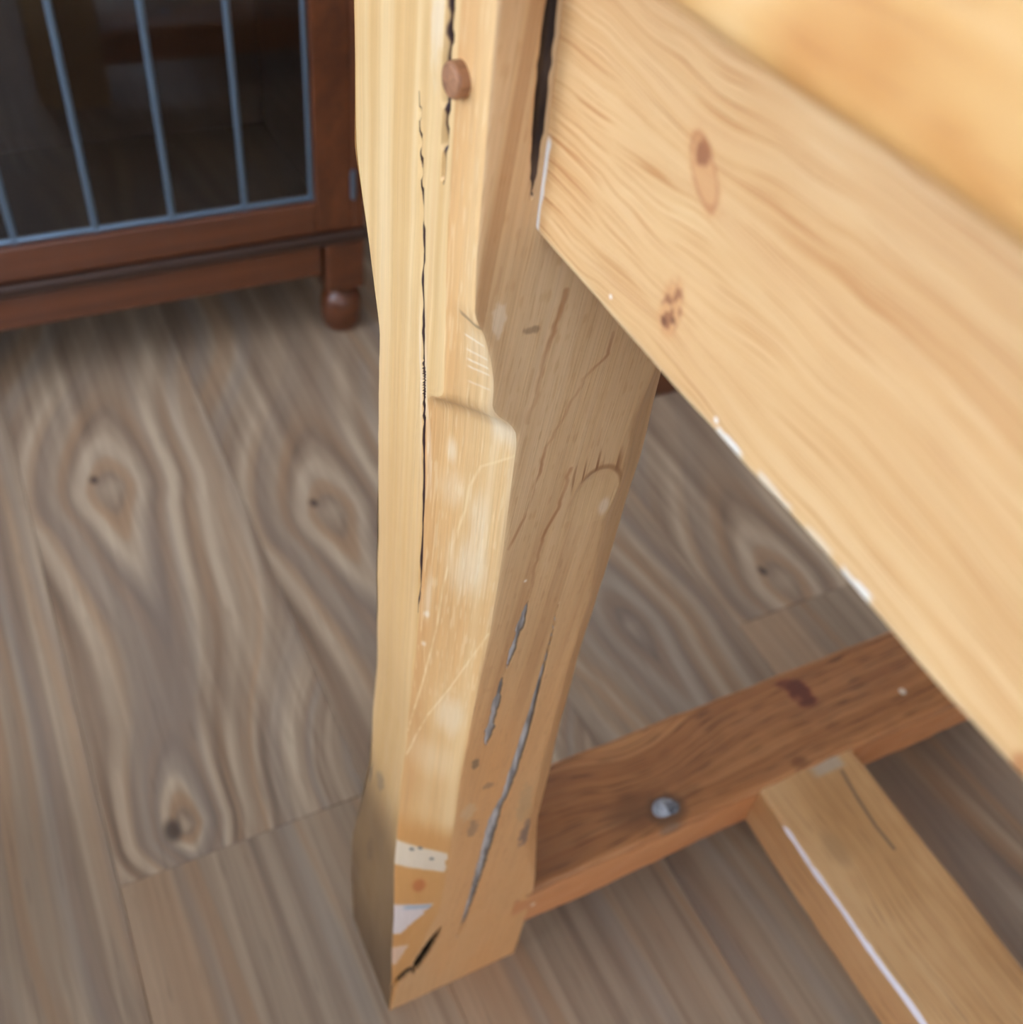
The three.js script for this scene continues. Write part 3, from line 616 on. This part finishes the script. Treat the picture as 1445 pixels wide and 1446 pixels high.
// --- top
{
  const S = { x0: 0.119, x1: 0.855, y0: 0.7320, y1: 0.782, z0: -0.40, z1: 1.0 };
  const hw = (S.x1 - S.x0) / 2, hh = (S.y1 - S.y0) / 2, L = S.z1 - S.z0, TL = 0.7;
  const g = beam(L, hw, hh, 0.006, steps(0, L, 0.01, 0.5, 0.05), 0.0012, 97), per = g.userData.per;
  scaleUV(g, 1 / TL, 1 / 0.35);
  const tex = texture(1024, 512, (u, v) => {
    const z = u * TL, p = v * 0.35, f = p + 0.012 * fbm(z * 7, p * 8, 501, 2), fl = noise2(f * 1200, z * 40, 511);
    const band = noise2(f * 200, z * 4, 505), slow = fbm(z * 28, p * 50, 509, 3);
    let c = ramp([[-1, [200, 140, 76]], [0, [216, 166, 102]], [1, [230, 194, 140]]], band * 0.3 + slow * 1.3);
    c = mix3(c, [160, 104, 56], 0.25 * sstep(0.4, 0.9, fl));
    c = mix3(c, [232, 208, 166], 0.35 * (1 - sstep(0.002, 0.006, p)));
    return [...c, 0.5 + 0.16 * fl];
  });
  g.applyMatrix4(new THREE.Matrix4().makeBasis(new THREE.Vector3(0, 0, 1), new THREE.Vector3(0, 1, 0), new THREE.Vector3(-1, 0, 0)));
  g.translate((S.x0 + S.x1) / 2, (S.y0 + S.y1) / 2, S.z0);
  mesh('tabletop', local(g), new THREE.MeshPhysicalMaterial({ map: tex.map, bumpMap: tex.bump, bumpScale: 0.0004, roughness: 0.45, clearcoat: 0.15, clearcoatRoughness: 0.3 }), table);
}
// --- the other legs, seen only from elsewhere: the same leg turned round the table's middle
for (const [sx, sz] of [[-1, 1], [1, -1], [-1, -1]]) {
  const g = leg.geometry.clone().scale(sx, 1, sz);
  if (sx * sz < 0) { const ix = g.index.array; for (let i = 0; i < ix.length; i += 3) { const q = ix[i + 1]; ix[i + 1] = ix[i + 2]; ix[i + 2] = q; } }
  g.translate(sx < 0 ? 0.07 : 0, 0, sz < 0 ? 0.1 : 0);
  g.computeVertexNormals();
  mesh('leg', g, oakLeg, table);
}

// ---------------------------------------------------------------- glazed cabinet
const redTex = (seed, s = 1) => texture(512, 512, (u, v) => {
  const f = v * 60 + 2.5 * fbm(u * 3, v * 5, seed, 2), n = noise2(f, u * 2, seed + 1), m = noise2(v * 420, u * 14, seed + 2), q = fbm(u * 4, v * 4, seed + 3, 2);
  const c = ramp([[-1, [74, 36, 17]], [0, [98, 51, 25]], [1, [124, 68, 34]]], n * 0.6 + q * 0.5);
  const k = s * (1 + 0.09 * m);
  return [c[0] * k, c[1] * k, c[2] * k, 0.5 + 0.3 * m];
}, THREE.RepeatWrapping, THREE.RepeatWrapping);
const rt = redTex(601, 1.0);
const redWood = new THREE.MeshPhysicalMaterial({ map: rt.map, bumpMap: rt.bump, bumpScale: 0.0002, roughness: 0.40, clearcoat: 0.5, clearcoatRoughness: 0.18 });
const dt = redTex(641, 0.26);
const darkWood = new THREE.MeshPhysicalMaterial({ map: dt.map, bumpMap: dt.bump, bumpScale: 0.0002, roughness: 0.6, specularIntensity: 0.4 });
const mt = redTex(671, 0.55);
const midWood = new THREE.MeshPhysicalMaterial({ map: mt.map, bumpMap: mt.bump, bumpScale: 0.0002, roughness: 0.45, clearcoat: 0.3, clearcoatRoughness: 0.3 });
const lead = new THREE.MeshStandardMaterial({ color: 0x74899e, metalness: 0.8, roughness: 0.42 });
const pane = new THREE.MeshPhysicalMaterial({ color: 0xffffff, transmission: 1, thickness: 0, roughness: 0.02, ior: 1.46 });
const cab = thing('glazed_cabinet', 'dark reddish-brown wooden cabinet with leaded glass doors on turned feet, behind the table', 'cabinet', [-0.12, 0, -1.17]);
const CX = 0.12, CZ = 1.17;
const cl = (g) => g.translate(CX, 0, CZ);
const addC = (name, g, m = redWood, parent = cab) => mesh(name, cl(g), m, parent);
{
  const xr = 0.385, xl = -0.625, zf = -1.030, zb = -1.29, top = 1.05, yb = 0.147;
  addC('side_panel', rbox(xr - 0.040, xr - 0.003, 0.09, top, zb, zf - 0.002), redWood);
  addC('side_panel', rbox(xl + 0.003, xl + 0.040, 0.09, top, zb, zf - 0.002), redWood);
  addC('back_panel', box(xl + 0.04, xr - 0.04, 0.1, top, zb, zb + 0.012), darkWood);
  addC('bottom_board', box(xl + 0.04, xr - 0.04, 0.145, 0.168, zb + 0.012, zf - 0.03), darkWood);
  addC('shelf', box(xl + 0.04, xr - 0.04, 0.60, 0.615, zb + 0.012, zf - 0.05), darkWood);
  addC('top_board', rbox(xl - 0.02, xr + 0.02, top, top + 0.03, zb - 0.005, zf + 0.025, 0.006), redWood);
  addC('base_rail', rbox(xl + 0.06, xr - 0.055, 0.092, 0.136, zf - 0.022, zf - 0.001, 0.002), redWood);
  addC('moulding', rbox(xl - 0.002, xr + 0.003, 0.134, 0.1485, zf - 0.03, zf + 0.006, 0.004), midWood);
  for (const [a, b] of [[xr - 0.046, xr - 0.0402], [xl + 0.0402, xl + 0.046]]) addC('side_lining', box(a, b, 0.169, top - 0.001, zb + 0.013, zf - 0.026), darkWood);
  // feet: square block above a turned knob
  for (const [fx, fz] of [[xr - 0.0245, zf - 0.024], [xl + 0.0285, zf - 0.030], [xr - 0.0285, zb + 0.03], [xl + 0.0285, zb + 0.03]]) {
    const prof = [[0.001, 0], [0.020, 0], [0.0225, 0.004], [0.0250, 0.014], [0.0258, 0.030], [0.0250, 0.042], [0.0225, 0.050], [0.0165, 0.0545], [0.0165, 0.058], [0.0205, 0.061], [0.0215, 0.065], [0.0215, 0.074], [0.001, 0.074]].map(([r, y]) => new THREE.Vector2(r, y));
    const foot = addC('foot', new THREE.LatheGeometry(prof, 36).translate(fx, 0, fz), redWood);
    addC('foot_block', rbox(fx - 0.026, fx + 0.0235, 0.066, 0.1345, fz - 0.026, fz + 0.026, 0.004), redWood, foot);
  }
  // doors
  for (const side of [1, -1]) {
    const X = (x) => side > 0 ? x : (xr + xl) - x, span = (a, b) => [Math.min(X(a), X(b)), Math.max(X(a), X(b))];
    const z0 = zf - 0.024, z1 = zf - 0.001, y0 = 0.1495, y1 = 1.04, gx0 = -0.073, gx1 = 0.327, gy0 = 0.188, gy1 = 0.995;
    const door = new THREE.Group(); door.name = numbered('door'); cab.add(door);
    addC('stile', rbox(...span(gx1, 0.3695), y0, y1, z0, z1), redWood, door);
    addC('stile', rbox(...span(gx0 - 0.043, gx0), y0, y1, z0, z1), redWood, door);
    addC('door_rail', rbox(...span(gx0 + 0.0002, gx1 - 0.0002), y0, gy0, z0, z1), redWood, door);
    addC('door_rail', rbox(...span(gx0 + 0.0002, gx1 - 0.0002), gy1, y1, z0, z1), redWood, door);
    const gz = zf - 0.010;
    for (let i = 0; i <= 5; i++) {
      const x = gx0 + 0.08 * i, w = i === 0 || i === 5 ? 0.0032 : 0.0037, c = i === 0 ? x + w : i === 5 ? x - w : x;
      const strip = new THREE.CylinderGeometry(1, 1, gy1 - gy0, 12).scale(w, 1, 0.0028).translate(X(c), (gy0 + gy1) / 2, gz);
      addC('lead_strip', strip, lead, door);
      if (i < 5) addC('glass_pane', box(...span(x + 0.001, x + 0.079), gy0, gy1, gz - 0.0012, gz + 0.0012), pane, door);
    }
    for (const y of [gy0 + 0.003, gy1 - 0.003]) addC('lead_strip', new THREE.CylinderGeometry(1, 1, gx1 - gx0, 12).rotateZ(Math.PI / 2).scale(1, 0.0032, 0.0028).translate(X((gx0 + gx1) / 2), y, gz), lead, door);
  }
  // face frame post beside the door and the hinge
  addC('post', rbox(xr - 0.0145, xr, 0.149, top, zf - 0.03, zf, 0.003), redWood);
  addC('post', rbox(xl, xl + 0.0145, 0.149, top, zf - 0.03, zf, 0.003), redWood);
  addC('hinge', new THREE.CylinderGeometry(0.003, 0.003, 0.034, 14).translate(0.3702, 0.206, zf + 0.0015), lead);
}

// ---------------------------------------------------------------- low chest behind the leg, of which a corner shows
{
  const chest = thing('low_chest', 'reddish-brown wooden furniture base glimpsed on the floor between the leg and the rail', 'chest', [0.86, 0, -0.98]);
  const L = (g) => g.translate(-0.86, 0, 0.98);
  mesh('plinth', L(rbox(0.62, 1.10, 0, 0.06, -1.20, -0.782, 0.004)), redWood, chest);
  mesh('body', L(rbox(0.632, 1.088, 0.06, 0.36, -1.19, -0.795, 0.004)), redWood, chest);
  mesh('lid', L(rbox(0.615, 1.105, 0.36, 0.385, -1.205, -0.777, 0.006)), redWood, chest);
}

// ---------------------------------------------------------------- unseen padded bench, added at the left to shade the near floor and leg foot
{
  const bench = thing('added_shade_bench', 'unseen brown padded bench on four short legs, added left of the table to shade the floor', 'bench', [-0.56, 0, -0.12]);
  const weave = texture(256, 256, (u, v) => { const n = fbm(u * 60, v * 60, 701, 2); return [92 + 16 * n, 76 + 14 * n, 62 + 12 * n, 0.5 + 0.4 * n]; });
  const cloth = new THREE.MeshStandardMaterial({ map: weave.map, bumpMap: weave.bump, bumpScale: 0.0006, roughness: 0.95 });
  mesh('frame', rbox(-0.22, 0.22, 0.10, 0.32, -0.46, 0.46, 0.01), darkWood, bench);
  mesh('cushion', new RoundedBoxGeometry(0.45, 0.11, 0.93, 5, 0.035).translate(0, 0.374, 0), cloth, bench);
  for (const [x, z] of [[-0.18, -0.42], [0.18, -0.42], [-0.18, 0.42], [0.18, 0.42]]) mesh('leg', new THREE.CylinderGeometry(0.024, 0.017, 0.1, 18).translate(x, 0.05, z), darkWood, bench);
}

renderer.render(scene, camera);
